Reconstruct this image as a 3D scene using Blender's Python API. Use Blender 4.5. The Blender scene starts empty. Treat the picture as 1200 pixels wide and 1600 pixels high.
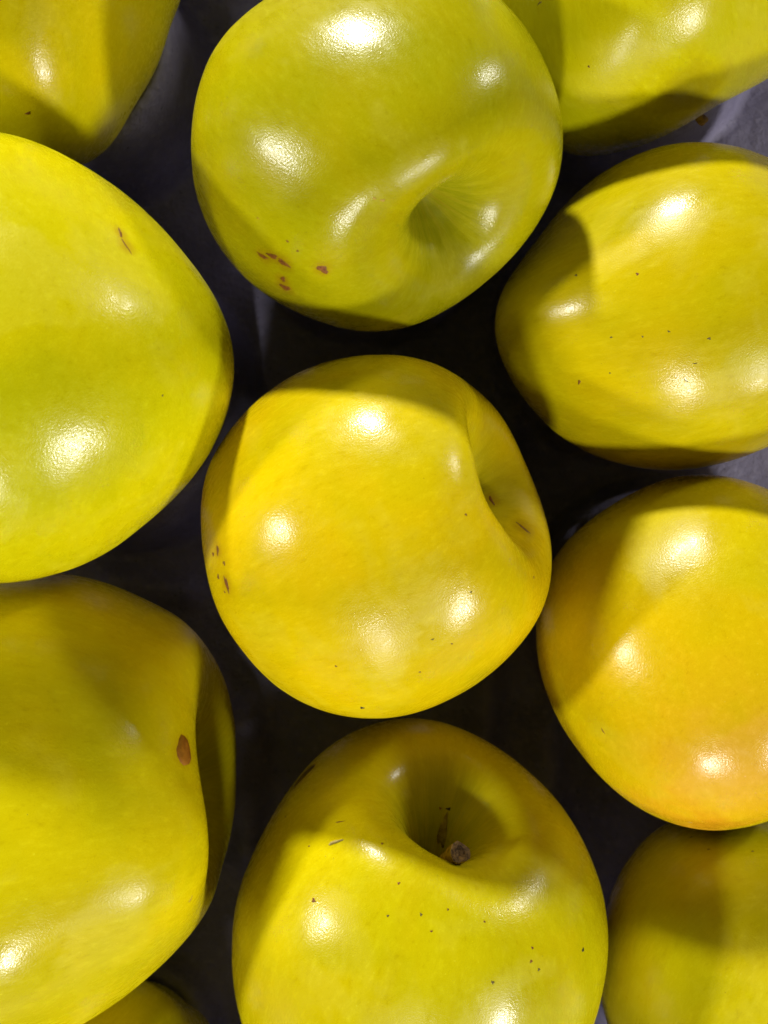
import bpy, bmesh, math, random
import numpy as np
from mathutils import Vector
from mathutils.bvhtree import BVHTree

scene = bpy.context.scene
coll = scene.collection

# ---------------------------------------------------------------- camera: held straight above the tray
cam_data = bpy.data.cameras.new('camera')
cam = bpy.data.objects.new('camera', cam_data)
coll.objects.link(cam)
cam.location = (0, 0, .32)
cam_data.sensor_fit = 'VERTICAL'
cam_data.sensor_height = 24
cam_data.lens = 24 * 2090.8 / 1600
cam_data.clip_start = .01
cam_data.clip_end = 20
cam_data.dof.use_dof = True
cam_data.dof.focus_distance = .262
cam_data.dof.aperture_fstop = 16
scene.camera = cam

# ---------------------------------------------------------------- dim shop around, and its lamps
world = bpy.data.worlds.new('World')
scene.world = world
world.use_nodes = True
world.node_tree.nodes['Background'].inputs[0].default_value = (.9, .92, 1.0, 1)
world.node_tree.nodes['Background'].inputs[1].default_value = .015


def lamp(name, azimuth, elevation, power, size, distance=1.3, colour=(1, .97, .91)):
    d = bpy.data.lights.new(name, 'AREA')
    d.shape = 'DISK'
    d.size = size
    d.energy = power
    d.color = colour
    o = bpy.data.objects.new(name, d)
    coll.objects.link(o)
    a, e = math.radians(azimuth), math.radians(elevation)
    v = Vector((math.cos(a) * math.cos(e), math.sin(a) * math.cos(e), math.sin(e)))
    o.location = v * distance + Vector((0, 0, .04))
    o.rotation_euler = v.to_track_quat('Z', 'Y').to_euler()
    return o


lamp('shop_lamp', 104, 18, 20, .10)
lamp('shop_lamp', 180, 26, 8.5, .10)
lamp('shop_lamp', -93, 26, 8.5, .12)
lamp('shop_lamp', -51, 24, 9, .12)
lamp('shop_lamp', 36, 16, 4, .12)

scene.cycles.max_bounces = 5
scene.cycles.diffuse_bounces = 3
scene.cycles.glossy_bounces = 2
scene.view_settings.view_transform = 'Standard'
scene.view_settings.look = 'None'
scene.view_settings.gamma = 1
scene.view_settings.use_curve_mapping = False
scene.view_settings.exposure = 0

# ---------------------------------------------------------------- apple shape
PROFILE = np.array([(0, .40), (.035, .405), (.075, .47), (.13, .60), (.21, .745), (.33, .855), (.48, .893), (.66, .83),
                    (.83, .66), (.95, .38), (1.0, .06), (.965, -.27), (.85, -.57), (.69, -.785), (.53, -.89),
                    (.39, -.91), (.27, -.86), (.17, -.77), (.09, -.70), (0, -.675)])


def spline(points, n):
    """Catmull-Rom through the points, mirrored at both ends on the axis."""
    p = np.vstack([points[1] * (-1, 1), points, points[-2] * (-1, 1)])
    out = []
    segs = len(points) - 1
    for s in np.linspace(0, segs, n):
        i = min(int(s), segs - 1)
        t = s - i
        a, b, c, d = p[i], p[i + 1], p[i + 2], p[i + 3]
        out.append(.5 * (2 * b + (c - a) * t + (2 * a - 5 * b + 4 * c - d) * t * t + (3 * b - a - 3 * c + d) * t ** 3))
    return np.array(out)


def smooth_noise(p, seed, freq, count=10):
    r = np.random.RandomState(seed)
    v = np.zeros(len(p))
    for _ in range(count):
        k = r.normal(size=3)
        k *= freq * r.uniform(.6, 1.4) / np.linalg.norm(k)
        v += np.sin(p @ k + r.uniform(0, 6.283))
    return v / math.sqrt(count)


RINGS, SEGS = 200, 280


def axis_frame(axis, roll):
    z = np.array(axis, float)
    z /= np.linalg.norm(z)
    h = np.array((0, 0, 1.0)) if abs(z[2]) < .9 else np.array((0, 1.0, 0))
    x = np.cross(h, z)
    x /= np.linalg.norm(x)
    y = np.cross(z, x)
    c, s = math.cos(roll), math.sin(roll)
    return np.stack([c * x + s * y, -s * x + c * y, z])      # rows are the apple's own axes


def apple_points(a):
    """Vertices of one apple in metres about its centre, and its undeformed unit coordinates."""
    prof = PROFILE.copy()
    prof[:, 1] *= a.get('tall', 1.0)
    cd, cw = a.get('stem_depth', 1.0), a.get('stem_width', 1.0)
    top = prof[6, 1]
    prof[:7, 1] = top - (top - prof[:7, 1]) * cd
    prof[1:9, 0] *= 1 + (cw - 1) * np.array((1, 1, 1, .95, .8, .55, .3, .1))
    bd = a.get('calyx_depth', 1.0)
    bot = prof[15, 1]
    prof[16:, 1] = bot + (prof[16:, 1] - bot) * bd
    if a.get('blunt'):                                       # rounded off, without a hollow at the lower end
        t = np.linspace(0, math.pi / 2, len(prof) - 10)
        prof[10:] = np.stack([np.cos(t), .06 - .96 * np.sin(t)], -1)
    c = spline(prof, RINGS)
    th = np.linspace(0, 2 * math.pi, SEGS, endpoint=False)
    rho, z = c[1:-1, 0], c[1:-1, 1]
    T, RHO = np.meshgrid(th, rho)
    _, Z = np.meshgrid(th, z)
    rest = np.vstack([[0, 0, c[0, 1]], np.stack([RHO * np.cos(T), RHO * np.sin(T), Z], -1).reshape(-1, 3), [0, 0, c[-1, 1]]])
    seed = a['seed']
    ang = np.arctan2(rest[:, 1], rest[:, 0])
    rad = np.hypot(rest[:, 0], rest[:, 1])
    low = np.clip(.5 - rest[:, 2], 0, 1)
    lobe = a.get('lobes', .013) * np.cos(5 * ang + seed) * (.35 + low) * np.clip(rad * 1.3, 0, 1)
    p = rest.copy()
    p[:, :2] *= (1 + lobe)[:, None]
    # uneven shoulders: the rim of the hollow rises and falls round the stem
    sh = a.get('shoulder', .035) * (np.cos(ang * 2 + seed * 1.7) + .6 * np.cos(ang * 3 + seed)) * np.exp(-((rad - .48) / .28) ** 2)
    p[:, 2] += sh * np.clip(rest[:, 2] * 2, 0 if a.get('blunt') else -.8, 1)
    n = p / np.linalg.norm(p, axis=1)[:, None]
    p = p + n * (a.get('lump', .013) * smooth_noise(rest, seed, 1.9) + .003 * smooth_noise(rest, seed + 7, 5.5) + .0011 * smooth_noise(rest, seed + 8, 16, 24) + .0004 * smooth_noise(rest, seed + 9, 38, 30))[:, None]
    for bx, by, bz, amp, wid in a.get('dents', ()):          # dents and bulges, centre in unit coordinates of the apple
        d2 = ((rest - np.array((bx, by, bz))) ** 2).sum(1)
        p = p + n * (amp * np.exp(-d2 / (wid * wid)))[:, None]
    w = p @ axis_frame(a['axis'], a.get('roll', 0.))
    # outline table: horizontal radius of this apple (metres) by compass angle
    tab = np.array(a['girth'])
    al = np.arctan2(w[:, 1], w[:, 0]) % (2 * math.pi)
    k = al / (2 * math.pi) * len(tab)
    i = np.floor(k).astype(int)
    f = k - i
    N = len(tab)
    g0, g1, g2, g3 = tab[(i - 1) % N], tab[i % N], tab[(i + 1) % N], tab[(i + 2) % N]
    g = .5 * (2 * g1 + (g2 - g0) * f + (2 * g0 - 5 * g1 + 4 * g2 - g3) * f * f + (3 * g1 - g0 - 3 * g2 + g3) * f ** 3)
    mean = tab.mean()
    q = np.clip(np.hypot(w[:, 0], w[:, 1]) / .85, 0, 1)
    q = q * q * (3 - 2 * q)
    s = mean + (g - mean) * q
    w[:, :2] *= s[:, None]
    w[:, 2] *= mean * a.get('thick', 1.0)
    return w, rest


def apple_faces():
    f = []
    R = RINGS - 2
    last = 1 + R * SEGS
    for j in range(SEGS):
        k = (j + 1) % SEGS
        f.append((0, 1 + j, 1 + k))
        b = 1 + (R - 1) * SEGS
        f.append((last, b + k, b + j))
    for i in range(R - 1):
        o = 1 + i * SEGS
        for j in range(SEGS):
            k = (j + 1) % SEGS
            f.append((o + j, o + SEGS + j, o + SEGS + k, o + k))
    return f


def fractal(p, seed, freq, octaves=4, gain=.55):
    """Smooth random field between about 0 and 1."""
    warp = p + .35 / freq * np.stack([smooth_noise(p, seed + 50 + i, freq * 1.7, 8) for i in range(3)], -1)
    v, amp, tot = np.zeros(len(p)), 1., 0.
    for o in range(octaves):
        v += amp * smooth_noise(warp, seed + 11 * o, freq * 2.1 ** o, 14)
        tot += amp * amp
        amp *= gain
    return .5 + .22 * v / math.sqrt(tot)


def ramp(v, a, b, lo=0., hi=1.):
    t = np.clip((v - a) / (b - a), 0, 1)
    return lo + (hi - lo) * t * t * (3 - 2 * t)


def skin_colour(a, w, rest):
    """Pigment of the skin at every vertex (linear RGB) and how dusty its wax is."""
    sd = a['seed'] * 100
    base, gold, tone = np.array(a['skin'][0]), a['skin'][1], a['skin'][2]
    mixc = lambda f, c, d: c + (np.array(d) - c) * np.clip(f, 0, 1)[:, None]
    big, mid = fractal(rest, sd, 2.6, 3), fractal(rest, sd + 1, 11, 4)
    rad = np.hypot(rest[:, 0], rest[:, 1])
    u = rest[:, :2] / np.maximum(rad, 1e-4)[:, None]
    mer = np.column_stack([u * 9, (rad + rest[:, 2]) * 1.3])
    streak = fractal(mer, sd + 2, 3.2, 4, .7)
    col = np.tile(base, (len(rest), 1))
    col = mixc(ramp(big * .7 + mid * .3, .3, .7), col, base * (.84, .93, 1))
    col = mixc(ramp(fractal(rest, sd + 3, 3.4, 3), .40, .72) * gold, col, base * (1.0, .86, 1))
    col = mixc(ramp(mid, .5, .8, 0, .24), col, base * (.76, .76, 1))
    streak = .5 + (streak - .5) * np.where(rest[:, 2] > 0, 1, ramp(rad, .45, .95) if a.get('blunt') else ramp(rad, .25, .6))
    col = mixc(ramp(streak, .5, .85, 0, .25), col, base * (1.0, 1.08, 3))
    col = mixc(ramp(streak, .45, .15, 0, .22), col, base * (.82, .76, 1))
    upper = ramp(rest[:, 2], .1, .4)
    hollow = ramp(rad, .42, .12) * upper
    hc = mixc(ramp(streak, .35, .75), np.tile(np.array((.42, .43, .006)), (len(rest), 1)), (.60, .57, .015))
    col = col + (hc - col) * (hollow * .8)[:, None]
    col = mixc(ramp(streak, .5, .8) * ramp(rad, .26, .08) * upper * .45, col, (.40, .27, .012))
    col = mixc(ramp(rad, .10, .03) * upper * .75, col, (.40, .36, .06))
    dust = ramp(fractal(rest, sd + 4, 6.5, 5, .65), .55, .75)
    col = mixc(dust * .10, col, (.80, .72, .03))
    for bx, by, bz, r, amount, tint in a.get('blush', ()):
        d = np.sqrt(((w - np.array((bx, by, bz))) ** 2).sum(1)) + (mid - .5) * .016
        col = mixc(ramp(d, r, r * .15) * amount, col, tint)
    for x, y, z, ln, wd, ang, kind in a['marks']:            # stained rim round the larger scars
        if ln * wd > 60 and kind in ('brown', 'scab', 'bruise'):
            d = np.sqrt(((w - np.array((x, y, z))) ** 2).sum(1)) + (mid - .5) * .001
            r = .000134 * (ln * .62 + 5)
            col = mixc(ramp(d, r, r * .35) * .55, col, (.46, .27, .004))
    return col * tone, dust



# ---------------------------------------------------------------- the apples: place, axis, girth by compass angle, marks on the skin
APPLES = {
    'top_left': dict(
        seed=1,
        axis=[-0.6, 0.3, -0.75],
        calyx_depth=1.0,
        stem_depth=0.5,
        lobes=0.0,
        blunt=True,
        loc=[-0.07621, 0.1106, 0.038],
        girth=[0.03398, 0.03506, 0.03619, 0.03716, 0.03784, 0.03819, 0.03827, 0.0382, 0.03807, 0.03788, 0.03762, 0.03722, 0.03668, 0.03603, 0.03535, 0.03473, 0.0342, 0.03377, 0.03343, 0.03315, 0.03295, 0.03284, 0.03285, 0.03295, 0.03312, 0.03329, 0.03342, 0.03352, 0.0336, 0.03371, 0.03387, 0.03404, 0.03421, 0.03434, 0.03444, 0.03455, 0.03475, 0.03506, 0.03549, 0.036, 0.03655, 0.0371, 0.03762, 0.03811, 0.03857, 0.03895, 0.03919, 0.03921, 0.039, 0.03862, 0.03816, 0.0378, 0.03767, 0.03783, 0.03823, 0.03873, 0.03911, 0.03919, 0.03882, 0.03801, 0.03687, 0.0356, 0.03444, 0.03355, 0.033, 0.03272, 0.0326, 0.03253, 0.03246, 0.03246, 0.03265, 0.03315],
        marks=[[0.00554, -0.03142, 0.01626, 9, 6, 20, 'brown']],
        blush=[],
        label='yellow apple cut off by the top left corner of the photo',
        skin=((0.76, 0.615, 0.001), 0.2, 1),
    ),
    'top': dict(
        seed=2,
        axis=[0.5, -0.66, 0.56],
        stem_depth=0.9,
        stem_width=1.12,
        shoulder=0.03,
        loc=[-0.00129, 0.07335, 0.05],
        girth=[0.03446, 0.03476, 0.03505, 0.03536, 0.03567, 0.03598, 0.03627, 0.03653, 0.03674, 0.03687, 0.0369, 0.03678, 0.03649, 0.03604, 0.03547, 0.03487, 0.03434, 0.03397, 0.03378, 0.03377, 0.03387, 0.03402, 0.03415, 0.03426, 0.03437, 0.03451, 0.0347, 0.03491, 0.03515, 0.03538, 0.0356, 0.03584, 0.03611, 0.03644, 0.03681, 0.03719, 0.03754, 0.03779, 0.03793, 0.03796, 0.0379, 0.03777, 0.03762, 0.03745, 0.03728, 0.03709, 0.03687, 0.03662, 0.03633, 0.03602, 0.03569, 0.03536, 0.03504, 0.03471, 0.03437, 0.034, 0.03359, 0.03315, 0.03271, 0.03232, 0.03201, 0.03181, 0.03173, 0.03176, 0.03188, 0.03208, 0.03235, 0.03268, 0.03305, 0.03343, 0.0338, 0.03414],
        marks=[[-0.02167, -0.02501, 0.01731, 22, 8, 0, 'brown'], [-0.01968, -0.02542, 0.01947, 20, 10, 10, 'brown'], [-0.01749, -0.02683, 0.01995, 24, 9, -15, 'brown'], [-0.01007, -0.0285, 0.02258, 20, 12, -35, 'brown'], [-0.01793, -0.02906, 0.01561, 13, 9, 60, 'brown'], [-0.01775, -0.03024, 0.01319, 21, 14, 10, 'brown'], [-0.01643, -0.02371, 0.02462, 4, 4, 0, 'brown'], [-0.01458, -0.0254, 0.02427, 4, 4, 0, 'brown'], [0.00106, -0.01808, 0.03269, 7, 5, 0, 'rust'], [-0.00041, -0.01787, 0.03326, 5, 4, 0, 'rust'], [-0.02196, -0.01918, 0.02323, 4, 3, 0, 'rust']],
        blush=[],
        label='green-yellow apple at top centre, stemless hollow facing up, brown flecks below',
        skin=((0.6, 0.525, 0.001), 0.1, 0.73),
    ),
    'top_right': dict(
        seed=3,
        axis=[0.5, -0.6, -0.62],
        stem_depth=0.4,
        calyx_depth=0.3,
        dents=[[-0.4717, 0.8313, 0.3587, -0.05, 0.16]],
        loc=[0.05805, 0.11611, 0.031],
        girth=[0.0358, 0.03576, 0.03575, 0.03579, 0.03582, 0.03576, 0.03558, 0.03528, 0.03492, 0.03454, 0.03413, 0.03368, 0.03315, 0.03259, 0.0321, 0.03178, 0.03173, 0.03194, 0.03235, 0.03287, 0.03341, 0.03398, 0.03459, 0.03521, 0.0358, 0.03625, 0.03647, 0.03644, 0.03626, 0.03606, 0.03597, 0.03602, 0.03619, 0.03637, 0.03651, 0.0366, 0.03672, 0.03692, 0.03719, 0.03747, 0.03769, 0.03781, 0.03791, 0.03813, 0.03855, 0.03918, 0.03982, 0.0402, 0.04009, 0.03939, 0.03819, 0.03675, 0.03533, 0.03411, 0.03314, 0.03235, 0.03166, 0.03103, 0.03051, 0.03017, 0.03003, 0.03009, 0.0303, 0.03063, 0.03106, 0.03166, 0.03243, 0.03333, 0.03425, 0.03502, 0.03553, 0.03576],
        marks=[[-0.02691, -0.01423, 0.02107, 8, 3, 30, 'dark'], [-0.01696, -0.02673, 0.0205, 4, 3, 0, 'brown']],
        blush=[[0.00525, -0.02841, 0.01326, 0.007, 0.6, [0.45, 0.37, 0.003]], [0.00318, -0.03092, 0.01071, 0.006, 0.4, [0.42, 0.35, 0.003]]],
        label='yellow-green apple cut off by the top right corner, stem poking out underneath',
        skin=((0.62, 0.55, 0.001), 0.1, 1),
    ),
    'left': dict(
        seed=4,
        axis=[-0.5, 0.1, -0.86],
        calyx_depth=1.0,
        lobes=0.0,
        blunt=True,
        loc=[-0.07365, 0.02996, 0.059],
        girth=[0.04561, 0.04528, 0.04469, 0.04388, 0.04295, 0.04204, 0.04126, 0.04067, 0.04027, 0.04001, 0.03986, 0.03981, 0.03987, 0.04008, 0.04044, 0.04092, 0.04145, 0.04195, 0.04234, 0.04257, 0.04259, 0.04239, 0.04198, 0.04141, 0.04074, 0.04003, 0.03938, 0.03882, 0.03836, 0.038, 0.03769, 0.03741, 0.03717, 0.03696, 0.03682, 0.03674, 0.03674, 0.03683, 0.03701, 0.03732, 0.0378, 0.03844, 0.03921, 0.04002, 0.0408, 0.04149, 0.04209, 0.04262, 0.04311, 0.04357, 0.04398, 0.04429, 0.04447, 0.04452, 0.04446, 0.04434, 0.0442, 0.04404, 0.04385, 0.04362, 0.0434, 0.04323, 0.0432, 0.04334, 0.04364, 0.04405, 0.04449, 0.04488, 0.04521, 0.04546, 0.04563, 0.0457],
        marks=[[0.02605, 0.02041, 0.01945, 18, 5, 80, 'brown'], [0.02729, 0.0179, 0.02046, 26, 3, -65, 'brown'], [0.03378, -0.00899, 0.02004, 3, 3, 0, 'dark']],
        blush=[],
        label='largest, greenest apple, cut off by the left edge, crack in a highlight',
        skin=((0.69, 0.61, 0.001), 0.1, 1.02),
    ),
    'right': dict(
        seed=5,
        axis=[0.85, 0.15, 0.35],
        calyx_depth=0.4,
        lobes=0.012,
        lump=0.012,
        shoulder=0.02,
        loc=[0.06306, 0.04484, 0.027],
        girth=[0.03983, 0.03992, 0.04003, 0.04017, 0.04026, 0.04016, 0.03974, 0.03896, 0.03789, 0.03671, 0.03562, 0.0348, 0.03431, 0.03413, 0.03416, 0.03427, 0.03435, 0.03434, 0.03421, 0.03399, 0.03368, 0.03333, 0.03297, 0.03262, 0.03229, 0.03198, 0.03168, 0.03139, 0.03115, 0.03103, 0.03113, 0.03156, 0.03235, 0.03349, 0.03485, 0.03624, 0.03743, 0.03824, 0.03857, 0.03843, 0.03792, 0.0372, 0.03647, 0.03586, 0.03544, 0.03522, 0.03515, 0.03517, 0.03522, 0.0353, 0.0354, 0.03552, 0.03566, 0.03578, 0.03585, 0.03586, 0.03583, 0.0358, 0.0358, 0.03587, 0.03597, 0.03606, 0.03612, 0.03616, 0.03625, 0.03646, 0.03688, 0.03748, 0.03818, 0.03885, 0.03936, 0.03968],
        marks=[[-0.02485, 0.00228, 0.02672, 5, 4, 0, 'dark'], [-0.02322, -0.01832, 0.01987, 10, 4, 60, 'brown'], [-0.0183, -0.01042, 0.02937, 4, 3, 0, 'dark'], [-0.01257, -0.0106, 0.0317, 3, 3, 0, 'dark'], [-0.00785, -0.00985, 0.03359, 4, 3, 0, 'dark'], [-0.00023, -0.01132, 0.03442, 5, 4, 40, 'dark'], [-0.00239, -0.01588, 0.03198, 6, 2, 10, 'dark'], [-0.00364, -0.01903, 0.0298, 7, 2, -30, 'dark'], [-0.01389, 0.00135, 0.03337, 5, 4, 0, 'brown'], [-0.01784, -0.01704, 0.02518, 3, 3, 0, 'dark']],
        blush=[],
        label='olive yellow apple at upper right edge, speckled with fine dark dots',
        skin=((0.69, 0.54, 0.001), 0.3, 0.95),
    ),
    'middle': dict(
        seed=6,
        axis=[0.82, 0.42, 0.36],
        stem_depth=1.4,
        stem_width=1.15,
        loc=[-0.00157, -0.00524, 0.046],
        girth=[0.03323, 0.03275, 0.03236, 0.03216, 0.03227, 0.0327, 0.03337, 0.03412, 0.03477, 0.03515, 0.03521, 0.035, 0.03467, 0.03437, 0.03423, 0.0343, 0.03456, 0.03493, 0.03531, 0.03566, 0.03594, 0.03618, 0.03637, 0.03652, 0.03661, 0.03664, 0.03662, 0.03657, 0.03651, 0.03646, 0.03638, 0.03622, 0.03591, 0.03543, 0.03485, 0.03423, 0.03369, 0.03332, 0.03314, 0.03313, 0.03321, 0.03333, 0.03346, 0.0336, 0.03376, 0.03396, 0.0342, 0.03446, 0.03472, 0.03497, 0.03522, 0.03548, 0.03577, 0.03608, 0.03636, 0.03658, 0.03671, 0.03675, 0.03673, 0.03668, 0.03661, 0.03652, 0.0364, 0.03621, 0.03594, 0.03561, 0.03527, 0.03494, 0.03465, 0.03437, 0.03407, 0.03369],
        marks=[[-0.03033, -0.00212, 0.01746, 18, 7, 80, 'brown'], [-0.03147, -0.00293, 0.0153, 8, 7, 0, 'brown'], [-0.02888, -0.0045, 0.01935, 7, 6, 0, 'brown'], [-0.03033, -0.0072, 0.01648, 10, 6, 70, 'brown'], [-0.02845, -0.00855, 0.01888, 28, 8, -70, 'brown'], [-0.02898, -0.0101, 0.01749, 5, 3, 0, 'brown'], [-0.00263, -0.03258, 0.01559, 8, 6, 10, 'black'], [0.01741, -0.00932, 0.03042, 4, 3, 0, 'dark'], [0.0105, -0.01815, 0.02829, 4, 3, 0, 'dark'], [0.01412, -0.01914, 0.02651, 3, 3, 0, 'brown'], [-0.00739, -0.02356, 0.02412, 4, 3, 0, 'brown'], [0.02342, 0.00758, 0.00212, 20, 4, -65, 'brown'], [0.02955, 0.00203, 0.00561, 26, 5, -55, 'brown'], [0.01635, 0.00478, 0.03261, 4, 3, 0, 'brown'], [0.03043, -0.00734, 0.0161, 4, 4, 0, 'brown'], [0.00826, -0.02461, 0.02434, 3, 3, 0, 'brown']],
        blush=[],
        label='bright yellow apple in the middle, hollow on its right side folded under',
        skin=((0.8, 0.575, 0.001), 0.3, 1),
    ),
    'right_low': dict(
        seed=8,
        axis=[0.35, -0.45, -0.82],
        calyx_depth=1.0,
        stem_depth=0.5,
        lobes=0.0,
        blunt=True,
        loc=[0.06956, -0.0303, 0.032],
        girth=[0.03405, 0.03425, 0.03452, 0.03488, 0.03533, 0.03584, 0.03635, 0.03681, 0.03717, 0.0374, 0.03753, 0.03761, 0.03769, 0.03784, 0.03808, 0.03841, 0.03879, 0.03915, 0.03943, 0.03957, 0.03957, 0.03943, 0.03922, 0.039, 0.03886, 0.03883, 0.03893, 0.03911, 0.0393, 0.03941, 0.03938, 0.03918, 0.03882, 0.03837, 0.03789, 0.03744, 0.03702, 0.03664, 0.03625, 0.03585, 0.03545, 0.03508, 0.03478, 0.03461, 0.03455, 0.03461, 0.03475, 0.03493, 0.03514, 0.03537, 0.03559, 0.0358, 0.03598, 0.0361, 0.03615, 0.03614, 0.03606, 0.03596, 0.03583, 0.03568, 0.03549, 0.03526, 0.03497, 0.03464, 0.03431, 0.03402, 0.0338, 0.03368, 0.03365, 0.03369, 0.03378, 0.0339],
        marks=[[-0.02532, -0.01394, 0.01753, 10, 3, -50, 'brown'], [-0.00665, -0.03353, 0.01282, 8, 3, 10, 'rust']],
        blush=[[-0.00082, -0.02344, 0.0267, 0.034, 0.6, [0.84, 0.43, 0.012]], [-0.00151, -0.01919, 0.02933, 0.014, 0.3, [0.85, 0.45, 0.08]], [-0.01274, -0.03181, 0.0117, 0.014, 0.4, [0.8, 0.37, 0.008]], [-0.00428, -0.03525, 0.00944, 0.01, 0.5, [0.68, 0.24, 0.008]]],
        label='golden apple with orange blush at its lower end, by the right edge',
        skin=((0.79, 0.575, 0.001), 0.45, 0.97),
    ),
    'low_left': dict(
        seed=9,
        axis=[0.97, 0.06, 0.05],
        stem_depth=1.3,
        shoulder=0.05,
        lump=0.012,
        dents=[[0.6298, 0.0998, 0.8438, 0.06, 0.24], [0.3139, -0.1259, 0.8493, -0.03, 0.13]],
        loc=[-0.07602, -0.06386, 0.031],
        girth=[0.04457, 0.04394, 0.04348, 0.04342, 0.04383, 0.04465, 0.04565, 0.04659, 0.04727, 0.04766, 0.04785, 0.04802, 0.04828, 0.0487, 0.04919, 0.04966, 0.05001, 0.05023, 0.05038, 0.05053, 0.0507, 0.05085, 0.05085, 0.05061, 0.05008, 0.04933, 0.04846, 0.04758, 0.04676, 0.04597, 0.04515, 0.04427, 0.04333, 0.04244, 0.04173, 0.04131, 0.04123, 0.04148, 0.042, 0.04272, 0.04359, 0.04457, 0.04562, 0.0467, 0.04774, 0.04867, 0.04945, 0.05006, 0.0505, 0.05076, 0.05083, 0.05066, 0.05023, 0.04954, 0.04862, 0.04755, 0.04641, 0.04526, 0.04415, 0.0431, 0.04214, 0.04131, 0.04071, 0.04043, 0.04056, 0.04111, 0.04202, 0.0431, 0.04414, 0.0449, 0.04522, 0.04508],
        marks=[[0.03685, 0.01704, 0.02654, 48, 38, 88, 'scab'], [0.03734, 0.02124, 0.01394, 4, 4, 0, 'brown'], [0.03813, -0.01204, 0.02669, 14, 3, 65, 'rust']],
        blush=[],
        label='apple at lower left with an oval brown scab beside its hollow',
        skin=((0.7, 0.565, 0.001), 0.15, 1.05),
    ),
    'bottom': dict(
        seed=10,
        axis=[0.15, 0.82, 0.55],
        stem_depth=1.4,
        stem_width=0.88,
        shoulder=0.02,
        lump=0.01,
        loc=[0.00768, -0.08938, 0.028],
        girth=[0.04009, 0.03981, 0.03951, 0.0392, 0.03888, 0.03859, 0.03834, 0.03815, 0.03801, 0.03796, 0.038, 0.03818, 0.0385, 0.03897, 0.03955, 0.04018, 0.04077, 0.04124, 0.04154, 0.04166, 0.04163, 0.04148, 0.04125, 0.04098, 0.04066, 0.04031, 0.03997, 0.03966, 0.03944, 0.03936, 0.03942, 0.03962, 0.03991, 0.04022, 0.04048, 0.04067, 0.0408, 0.0409, 0.04105, 0.04131, 0.0417, 0.04222, 0.04281, 0.04338, 0.04381, 0.044, 0.04391, 0.04352, 0.04288, 0.04209, 0.04124, 0.04044, 0.03979, 0.03937, 0.03924, 0.03944, 0.03996, 0.04075, 0.04171, 0.0427, 0.0436, 0.04425, 0.04459, 0.04457, 0.04425, 0.0437, 0.04302, 0.04232, 0.04168, 0.04115, 0.04072, 0.04038],
        marks=[[0.00482, 0.02145, 0.00795, 62, 15, 82, 'bract'], [0.00598, 0.02661, 0.00914, 7, 6, 0, 'black'], [0.00423, 0.02672, 0.00903, 5, 4, 0, 'brown'], [-0.02496, 0.03289, 0.00532, 54, 26, 35, 'bruise'], [-0.01644, 0.02794, 0.02658, 16, 2, -12, 'brown'], [-0.01721, 0.02467, 0.02981, 24, 4, 5, 'straw'], [-0.02128, 0.01431, 0.03341, 8, 6, 0, 'brown'], [-0.00069, 0.01353, 0.03987, 4, 4, 0, 'dark'], [-0.00696, 0.01326, 0.03978, 4, 3, 0, 'dark'], [-0.00488, 0.01882, 0.03766, 4, 4, 0, 'brown'], [0.02041, 0.00363, 0.03661, 5, 4, 0, 'brown'], [0.02199, 0.00173, 0.03568, 5, 4, 0, 'dark'], [0.01279, 0.00088, 0.04024, 5, 5, 0, 'dark'], [0.03187, 0.00239, 0.0261, 7, 6, -40, 'black'], [0.02072, 0.006, 0.03602, 4, 4, 0, 'brown'], [-0.02253, 0.02314, 0.02669, 3, 3, 0, 'brown'], [0.00443, 0.01418, 0.03882, 3, 3, 0, 'brown'], [0.01139, 0.01166, 0.0381, 3, 3, 0, 'brown'], [-0.00805, 0.02509, 0.03249, 4, 3, 0, 'brown'], [0.00121, 0.01068, 0.04078, 5, 2, 0, 'brown'], [-0.02816, 0.02607, 0.01393, 4, 4, 0, 'dark']],
        blush=[],
        label='apple at bottom centre with a short brown stem in its deep hollow',
        skin=((0.69, 0.57, 0.001), 0.15, 1),
    ),
    'low_right': dict(
        seed=11,
        axis=[0.45, 0.8, 0.3],
        loc=[0.08724, -0.10614, 0.016],
        girth=[0.03074, 0.03074, 0.03076, 0.03095, 0.03156, 0.03275, 0.03451, 0.03657, 0.03848, 0.03984, 0.0404, 0.04022, 0.03956, 0.03875, 0.03803, 0.03749, 0.03708, 0.03673, 0.03646, 0.03637, 0.03659, 0.0372, 0.03812, 0.03916, 0.04009, 0.04077, 0.04114, 0.04127, 0.04122, 0.04105, 0.04074, 0.04028, 0.0397, 0.03908, 0.03851, 0.03804, 0.03764, 0.03723, 0.03675, 0.03622, 0.03578, 0.0356, 0.03578, 0.03628, 0.03691, 0.0374, 0.03755, 0.03726, 0.03664, 0.03585, 0.0351, 0.03449, 0.03406, 0.03378, 0.0336, 0.03349, 0.03341, 0.03334, 0.03323, 0.03303, 0.03277, 0.03247, 0.03222, 0.03205, 0.03195, 0.03184, 0.03167, 0.0314, 0.0311, 0.03085, 0.03072, 0.03071],
        marks=[[-0.0199, 0.03488, 0.0107, 6, 3, 0, 'dark'], [-0.01747, 0.03362, 0.01628, 5, 3, 0, 'dark'], [-0.00868, 0.03386, 0.01885, 4, 3, 0, 'dark']],
        blush=[],
        label='shaded olive apple in the bottom right corner, under the blushed one',
        skin=((0.64, 0.52, 0.001), 0.15, 0.95),
    ),
    'low_hidden': dict(
        seed=12,
        axis=[-0.3, -0.5, 0.2],
        loc=[-0.06844, -0.13689, 0.002],
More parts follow.
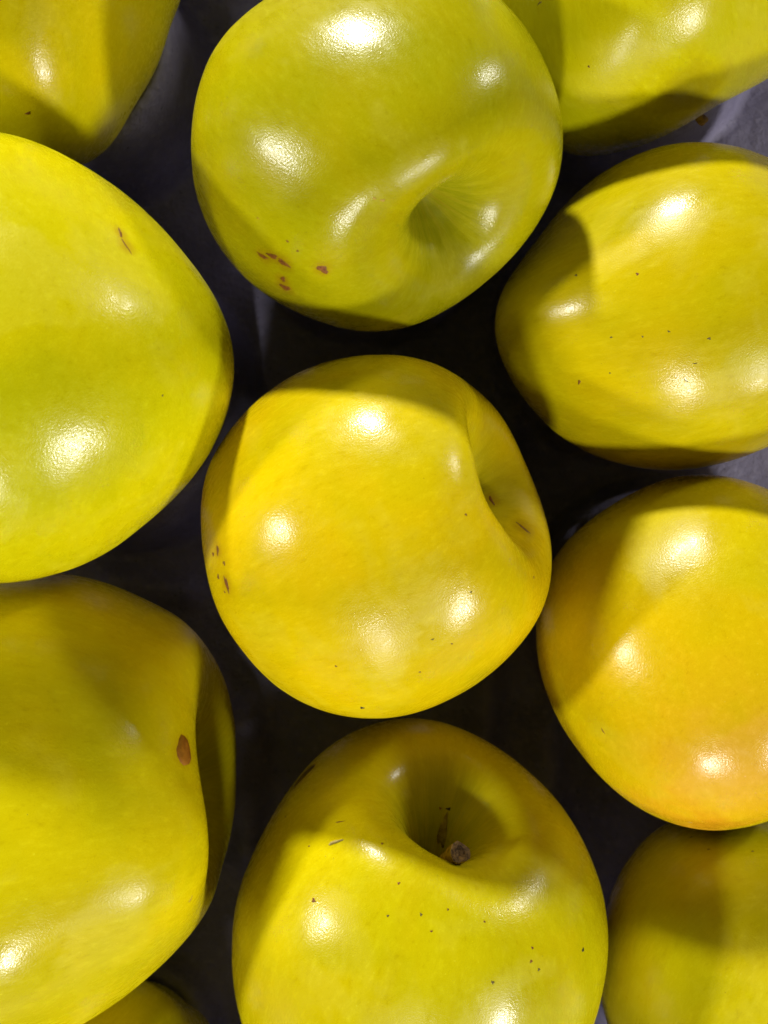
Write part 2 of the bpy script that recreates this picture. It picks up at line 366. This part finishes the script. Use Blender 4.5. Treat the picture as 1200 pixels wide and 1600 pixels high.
        girth=[0.03116, 0.0307, 0.03008, 0.02942, 0.02886, 0.02855, 0.02858, 0.02895, 0.02951, 0.03006, 0.03037, 0.0303, 0.02981, 0.02903, 0.02811, 0.02725, 0.02658, 0.02614, 0.02592, 0.02591, 0.02607, 0.02641, 0.02691, 0.02755, 0.02826, 0.02898, 0.02963, 0.03019, 0.03066, 0.03105, 0.03137, 0.03155, 0.03157, 0.03136, 0.03093, 0.03031, 0.02956, 0.02875, 0.02793, 0.02711, 0.02633, 0.02561, 0.02502, 0.02463, 0.02449, 0.0246, 0.0249, 0.02528, 0.02561, 0.02577, 0.0257, 0.02538, 0.02486, 0.02422, 0.02357, 0.02304, 0.02273, 0.02273, 0.02304, 0.02365, 0.02445, 0.02537, 0.02632, 0.02724, 0.0281, 0.0289, 0.02962, 0.03027, 0.03081, 0.0312, 0.03141, 0.0314],
        marks=[],
        blush=[],
        label='dark apple mostly hidden at the bottom edge, below the scabbed one',
        skin=((0.62, 0.52, 0.001), 0.2, 0.9),
    ),
}
TRAY_LEVEL = -0.03
TRAY_RIBS = [(0.02678, -0.04018, 0.02595, -0.06026, 0.006, 0.004), (0.04352, -0.05357, 0.04185, -0.077, 0.006, 0.005), (-0.03599, -0.05357, -0.03515, -0.08705, 0.01, 0.005), (0.03348, 0.03515, 0.03264, 0.01674, 0.005, 0.004), (-0.07031, -0.01758, -0.05189, -0.02093, 0.004, 0.004)]
STEMS = [('bottom', (0.01007, -0.07472, 0.043), (0.01497, -0.06692, 0.057), 0.0017, 0.0021), ('top_right', (0.06773, 0.08659, 0.028), (0.07098, 0.08723, 0.022), 0.0009, 0.0012)]

# ---------------------------------------------------------------- materials
class Nodes:
    def __init__(self, name):
        self.mat = bpy.data.materials.new(name)
        self.mat.use_nodes = True
        self.t = self.mat.node_tree
        self.bsdf = self.t.nodes['Principled BSDF']

    def put(self, sock, val):
        if isinstance(val, bpy.types.NodeSocket):
            self.t.links.new(val, sock)
        elif isinstance(val, (tuple, list)) and len(val) == 3 and sock.type == 'RGBA':
            sock.default_value = (*val, 1)
        else:
            sock.default_value = val

    def node(self, kind, **kw):
        n = self.t.nodes.new(kind)
        for k, v in kw.items():
            setattr(n, k, v)
        return n

    def rest(self):
        return self.node('ShaderNodeAttribute', attribute_name='rest').outputs['Vector']

    def math(self, op, a, b=0., c=0., clamp=False):
        n = self.node('ShaderNodeMath', operation=op, use_clamp=clamp)
        for s, v in zip(n.inputs, (a, b, c)):
            self.put(s, v)
        return n.outputs[0]

    def vmath(self, op, a, b=(0, 0, 0), scale=None):
        n = self.node('ShaderNodeVectorMath', operation=op)
        self.put(n.inputs[0], a)
        self.put(n.inputs[1], b)
        if scale is not None:
            self.put(n.inputs['Scale'], scale)
        return n

    def noise(self, vec, scale, detail=3., rough=.55, distortion=0.):
        n = self.node('ShaderNodeTexNoise')
        self.put(n.inputs['Vector'], vec)
        n.inputs['Scale'].default_value = scale
        n.inputs['Detail'].default_value = detail
        n.inputs['Roughness'].default_value = rough
        n.inputs['Distortion'].default_value = distortion
        return n.outputs['Fac']

    def step(self, v, a, b, lo=0., hi=1.):
        n = self.node('ShaderNodeMapRange', interpolation_type='SMOOTHSTEP')
        for s, x in zip(n.inputs, (v, a, b, lo, hi)):
            self.put(s, x)
        return n.outputs[0]

    def mix(self, fac, a, b, mode='MIX'):
        n = self.node('ShaderNodeMix', data_type='RGBA', blend_type=mode)
        n.clamp_factor = True
        self.put(n.inputs[0], fac)
        self.put(n.inputs[6], a)
        self.put(n.inputs[7], b)
        return n.outputs[2]

    def bump(self, height, strength, distance, normal=None):
        n = self.node('ShaderNodeBump')
        n.inputs['Strength'].default_value = strength
        n.inputs['Distance'].default_value = distance
        self.put(n.inputs['Height'], height)
        if normal is not None:
            self.put(n.inputs['Normal'], normal)
        return n.outputs[0]


def skin_material():
    m = Nodes('apple_skin')
    p = m.vmath('ADD', m.rest(), m.node('ShaderNodeObjectInfo').outputs['Location']).outputs[0]
    pig = m.node('ShaderNodeAttribute', attribute_name='pigment')
    col = pig.outputs['Color']
    grain = m.node('ShaderNodeAttribute', attribute_name='meridian').outputs['Vector']
    fine = m.noise(grain, 27, 5, .72)
    col = m.mix(m.step(fine, .50, .76, 0, .8), col, (1.14, 1.18, 2), 'MULTIPLY')
    col = m.mix(m.step(fine, .46, .26, 0, .8), col, (.86, .82, .9), 'MULTIPLY')
    # pale pores and a few brown ones
    vor = m.node('ShaderNodeTexVoronoi', feature='F1')
    m.put(vor.inputs['Vector'], p)
    vor.inputs['Scale'].default_value = 19
    cs = m.node('ShaderNodeSeparateColor')
    m.put(cs.inputs[0], vor.outputs['Color'])
    pale = m.math('MULTIPLY', m.step(vor.outputs['Distance'], .10, .045), m.step(cs.outputs[0], .45, .55))
    col = m.mix(m.math('MULTIPLY', pale, .8), col, (1.16, 1.22, 8), 'MULTIPLY')
    dark = m.math('MULTIPLY', m.step(vor.outputs['Distance'], .060, .03), m.step(cs.outputs[1], .90, .93))
    col = m.mix(m.math('MULTIPLY', dark, .6), col, (.16, .08, .01))
    m.put(m.bsdf.inputs['Base Color'], col)
    ro = m.math('ADD', m.step(fine, .3, .7, .22, .31), m.math('MULTIPLY', pig.outputs['Alpha'], .16))
    m.put(m.bsdf.inputs['Roughness'], ro)
    m.bsdf.inputs['IOR'].default_value = 1.42
    m.bsdf.inputs['Specular IOR Level'].default_value = .30
    m.bsdf.inputs['Coat Weight'].default_value = .28
    m.put(m.bsdf.inputs['Coat Roughness'], m.math('ADD', m.step(fine, .3, .7, .11, .19), m.math('MULTIPLY', pig.outputs['Alpha'], .12)))
    nrm = m.bump(m.noise(p, 95, 2, .6), .27, .00016)
    m.put(m.bsdf.inputs['Normal'], nrm)
    m.put(m.bsdf.inputs['Coat Normal'], nrm)
    return m.mat


SKIN = skin_material()


def plain_material(name, dark, light, scale, rough=.7, bump=.0002):
    m = Nodes(name)
    co = m.node('ShaderNodeTexCoord').outputs['Object']
    n = m.noise(co, scale, 4, .6)
    m.put(m.bsdf.inputs['Base Color'], m.mix(m.step(n, .3, .7), dark, light))
    m.bsdf.inputs['Roughness'].default_value = rough
    m.put(m.bsdf.inputs['Normal'], m.bump(n, .6, bump))
    return m.mat


MARK = {
    'brown': plain_material('brown_scab', (.12, .03, .004), (.30, .10, .008), 2500, .6),
    'rust': plain_material('rust_fleck', (.38, .22, .008), (.50, .33, .01), 2500, .5),
    'dark': plain_material('dark_speck', (.10, .07, .006), (.20, .15, .01), 2500, .6),
    'black': plain_material('black_speck', (.008, .006, .004), (.02, .014, .006), 2500, .6),
    'scab': plain_material('dried_scab', (.20, .065, .006), (.42, .17, .02), 420, .42),
    'bruise': plain_material('bruise', (.05, .03, .004), (.16, .10, .006), 600, .5),
    'bract': plain_material('dry_bract', (.20, .14, .02), (.40, .32, .06), 700, .7),
    'straw': plain_material('straw', (.55, .42, .12), (.70, .58, .22), 1500, .6),
}
STEM = plain_material('stem_bark', (.16, .085, .02), (.46, .29, .09), 900, .75, .0004)
CUT = plain_material('stem_cut', (.06, .03, .012), (.30, .18, .07), 1800, .8, .0004)


# ---------------------------------------------------------------- mesh helpers
def mesh_object(name, verts, faces, mat, parent=None, smooth=True):
    me = bpy.data.meshes.new(name)
    me.from_pydata([tuple(v) for v in verts], [], faces)
    me.materials.append(mat)
    if smooth:
        me.polygons.foreach_set('use_smooth', [True] * len(me.polygons))
    me.update()
    o = bpy.data.objects.new(name, me)
    coll.objects.link(o)
    if parent:
        o.parent = parent
    return o


def patch(tree, pos, length, width, angle, rng, lift):
    """Irregular flake lying on the surface: vertices, faces. Sizes in metres."""
    hit, n, _, _ = tree.find_nearest(Vector(pos))
    ax = Vector((math.cos(angle), math.sin(angle), 0))
    ax = (ax - n * ax.dot(n)).normalized()
    ay = n.cross(ax)
    k = 14
    ph = [rng.uniform(0, 6.28) for _ in range(3)]
    jag = .07 if width > .003 else .22 if length > .0012 else .3
    vs, fs = [], []
    for ring, (f, up) in enumerate(((0, 1.0), (.55, 1.0), (.85, .75), (1, -.6))):
        for i in range(1 if ring == 0 else k):
            t = 2 * math.pi * i / k
            r = f * (1 + jag * math.sin(2 * t + ph[0]) * .6 + jag * math.sin(3 * t + ph[1]) + jag * .7 * math.sin(5 * t + ph[2]))
            q = hit + ax * (r * math.cos(t) * length / 2) + ay * (r * math.sin(t) * width / 2)
            h, nn, _, _ = tree.find_nearest(q)
            vs.append(h + nn * lift * up)
    for i in range(k):
        j = (i + 1) % k
        fs.append((0, 1 + i, 1 + j))
        for r in range(2):
            o = 1 + r * k
            fs.append((o + i, o + k + i, o + k + j, o + j))
    return vs, fs


def tube(path, radii, n=12, cap=True):
    vs, fs = [], []
    path = [Vector(p) for p in path]
    for i, p in enumerate(path):
        d = (path[min(i + 1, len(path) - 1)] - path[max(i - 1, 0)]).normalized()
        a = d.orthogonal().normalized()
        if i and a.dot(pa) < 0:
            a = -a
        a = (pa - d * pa.dot(d)).normalized() if i else a
        pa = a
        b = d.cross(a)
        for j in range(n):
            t = 2 * math.pi * j / n
            r = radii[i] * (1 + .10 * math.sin(3 * t + i) + .06 * math.sin(5 * t + 2 * i))
            vs.append(p + a * r * math.cos(t) + b * r * math.sin(t))
    for i in range(len(path) - 1):
        for j in range(n):
            k = (j + 1) % n
            fs.append((i * n + j, i * n + k, (i + 1) * n + k, (i + 1) * n + j))
    if cap:
        fs.append(tuple(range((len(path) - 1) * n, len(path) * n)))
    return vs, fs


def bezier(a, b, c, n):
    a, b, c = Vector(a), Vector(b), Vector(c)
    return [a * (1 - t) ** 2 + b * 2 * t * (1 - t) + c * t * t for t in np.linspace(0, 1, n)]


# ---------------------------------------------------------------- tray: moulded sheet pressed into a cup under each apple
built = {}
for key, a in APPLES.items():
    built[key] = apple_points(a)

STEP = .0012
xs = np.arange(-.150, .2001, STEP)
ys = np.arange(-.190, .1851, STEP)
GX, GY = np.meshgrid(xs, ys)
flat = np.stack([GX.ravel(), GY.ravel(), np.zeros(GX.size)], -1)
top = TRAY_LEVEL + .022 * ramp(flat[:, 0], .055, .085) + .0016 * smooth_noise(flat, 3, 60) + .0007 * smooth_noise(flat, 4, 230)
for (x0, y0, x1, y1, high, wide) in TRAY_RIBS:
    d = np.array((x1 - x0, y1 - y0))
    t = np.clip(((flat[:, 0] - x0) * d[0] + (flat[:, 1] - y0) * d[1]) / (d @ d), 0, 1)
    dist = np.hypot(flat[:, 0] - x0 - t * d[0], flat[:, 1] - y0 - t * d[1])
    top = top + high * np.exp(-(dist / wide) ** 2)
edge = np.minimum.reduce([flat[:, 0] - xs[0], xs[-1] - flat[:, 0], flat[:, 1] - ys[0], ys[-1] - flat[:, 1]])
side = np.where(flat[:, 1] < -.16, .060, np.where(flat[:, 1] > .16, .036 + .026 * ramp(flat[:, 0], -.10, -.08) * ramp(flat[:, 0], .05, .02), .036))  # heights of the unseen tray sides, shaped to shade the gaps
side = np.where(flat[:, 0] > .17, .008, side)                # kept low on the right, so lamp light still reaches the tray
top = top + (side - TRAY_LEVEL) * ramp(edge, .013, .004)   # added out-of-view sides, keeping low lamp light out of the gaps
for key, (w, rest) in built.items():                    # a raised seat under every apple, made tall to block light underneath
    bx, by, bz = (w + np.array(APPLES[key]['loc']))[w[:, 2].argmin()]
    size = np.mean(APPLES[key]['girth'])
    rise = max(0, bz + .026 - TRAY_LEVEL)
    top = top + rise * ramp(np.hypot(flat[:, 0] - bx, flat[:, 1] - by), .93 * size, .62 * size)
cup = np.full(flat.shape[0], 1.0)
for key, (w, rest) in built.items():
    P = w + np.array(APPLES[key]['loc'])
    low = P[w[:, 2] < .004]
    ix = np.round((low[:, 0] - xs[0]) / STEP).astype(int)
    iy = np.round((low[:, 1] - ys[0]) / STEP).astype(int)
    ok = (ix > 1) & (iy > 1) & (ix < len(xs) - 2) & (iy < len(ys) - 2)
    g = np.full(GX.shape, 1.0)
    for dx in (-1, 0, 1):
        for dy in (-1, 0, 1):
            np.minimum.at(g, (iy[ok] + dy, ix[ok] + dx), low[ok, 2])
    cup = np.minimum(cup, g.ravel() - .0006)
k = .0015
h = np.clip(.5 + .5 * (top - cup) / k, 0, 1)
surf = np.where(cup > .5, top, top * (1 - h) + cup * h - k * h * (1 - h))
surf = surf.reshape(GX.shape)
for _ in range(2):
    s2 = surf.copy()
    s2[1:-1, 1:-1] = (surf[1:-1, 1:-1] * 4 + surf[:-2, 1:-1] + surf[2:, 1:-1] + surf[1:-1, :-2] + surf[1:-1, 2:]) / 8
    surf = np.minimum(surf, s2)
nx, ny = len(xs), len(ys)
tv = np.stack([GX.ravel(), GY.ravel(), surf.ravel()], -1)
tf = [(r * nx + c, r * nx + c + 1, (r + 1) * nx + c + 1, (r + 1) * nx + c) for r in range(ny - 1) for c in range(nx - 1)]
m = Nodes('moulded_pulp')
co = m.node('ShaderNodeTexCoord').outputs['Object']
pulp = m.noise(co, 420, 5, .65)
blot = m.noise(co, 45, 4, .6)
col = m.mix(m.step(blot, .3, .7), (.18, .165, .26), (.27, .25, .38))
col = m.mix(m.step(pulp, .5, .75, 0, .5), col, (.36, .34, .47))
col = m.mix(m.step(m.noise(co, 900, 2), .66, .74, 0, .7), col, (.05, .045, .07))
m.put(m.bsdf.inputs['Base Color'], col)
m.bsdf.inputs['Roughness'].default_value = .62
m.put(m.bsdf.inputs['Normal'], m.bump(pulp, .7, .0008, m.bump(blot, .5, .002)))
tray = mesh_object('fruit_tray', tv, tf, m.mat)
sol = tray.modifiers.new('thickness', 'SOLIDIFY')
sol.thickness = .0016
sol.offset = -1
tray['label'] = 'purple grey moulded tray seen in the dark gaps beneath the apples'
tray['category'] = 'tray'

# ---------------------------------------------------------------- apples
FACES = apple_faces()
PX = .000134                                            # one photo pixel at apple height, metres
trees = {}
objs = {}
for key, a in APPLES.items():
    w, rest = built[key]
    root = bpy.data.objects.new('apple', None)
    coll.objects.link(root)
    root.location = a['loc']
    root['label'], root['category'], root['group'] = a['label'], 'apple', 'apples lying side by side in the tray'
    body = mesh_object('skin', w, FACES, SKIN, root)
    pigment, dust = skin_colour(a, w, rest)
    at = body.data.attributes.new('pigment', 'FLOAT_COLOR', 'POINT')
    at.data.foreach_set('color', np.column_stack([pigment, dust]).astype(np.float32).ravel())
    at = body.data.attributes.new('rest', 'FLOAT_VECTOR', 'POINT')
    at.data.foreach_set('vector', rest.astype(np.float32).ravel())
    rad = np.maximum(np.hypot(rest[:, 0], rest[:, 1]), 1e-3)
    mer = np.column_stack([rest[:, :2] / rad[:, None] * (.35 + .65 * rad[:, None]), (rest[:, 2] - rad) * .38]) + a['seed']
    if a.get('blunt'):
        mer = np.where((rest[:, 2] < 0)[:, None], np.column_stack([rest[:, :2], (rest[:, 2] - 1) * .38]) + a['seed'], mer)
    at = body.data.attributes.new('meridian', 'FLOAT_VECTOR', 'POINT')
    at.data.foreach_set('vector', mer.astype(np.float32).ravel())
    objs[key] = root
    tree = BVHTree.FromPolygons([Vector(v) for v in w], FACES)
    trees[key] = tree
    rng = random.Random(a['seed'])
    tiny = {}
    for (x, y, z, ln, wd, ang, kind) in a['marks']:
        big = ln * wd > 60 and kind != 'straw'
        vs, fs = patch(tree, (x, y, z), ln * PX, wd * PX, math.radians(ang), rng, {'scab': .00022, 'straw': .0004, 'bract': .0003}.get(kind, .00005))
        if big:
            o = mesh_object({'bruise': 'bruise', 'bract': 'dry_bract'}.get(kind, 'scab'), vs, fs, MARK[kind], root)
            if kind == 'scab':
                o['label'] = 'oval dried brown scab beside the hollow'
        else:
            V, Fc = tiny.setdefault(kind, ([], []))
            b = len(V)
            V += vs
            Fc += [tuple(i + b for i in f) for f in fs]
    for kind, (V, Fc) in tiny.items():
        o = mesh_object('straw_bit' if kind == 'straw' else 'specks', V, Fc, MARK[kind], root)
        if kind != 'straw':
            o['kind'] = 'stuff'

# stem standing in the hollow of the apple at the bottom
def hollow_base(key):
    return Vector(built[key][0][0])


for key, mid, tip, r0, r1 in STEMS:
    base = hollow_base(key)
    tip = Vector(tip) - Vector(APPLES[key]['loc'])
    mid = Vector(mid) - Vector(APPLES[key]['loc'])
    pts = bezier(base - (mid - base).normalized() * .001, mid, tip, 12)
    rr = [r0 + (r1 - r0) * (i / 11) ** 2.5 for i in range(12)]
    vs, fs = tube(pts, rr, 14, False)
    stem = mesh_object('stem', vs, fs, STEM, objs[key])
    d = (pts[-1] - pts[-2]).normalized()
    n = 14
    ring = [Vector(v) for v in vs[-n:]]
    c = pts[-1]
    cv = ring + [c + (v - c) * .72 + d * .00012 for v in ring] + [c + (v - c) * .45 - d * .0004 for v in ring] + [c - d * .0005]
    cf = []
    for j in range(n):
        q = (j + 1) % n
        cf += [(j, q, n + q, n + j), (n + j, n + q, 2 * n + q, 2 * n + j), (2 * n + j, 2 * n + q, 3 * n)]
    mesh_object('cut_end', cv, cf, CUT, stem)
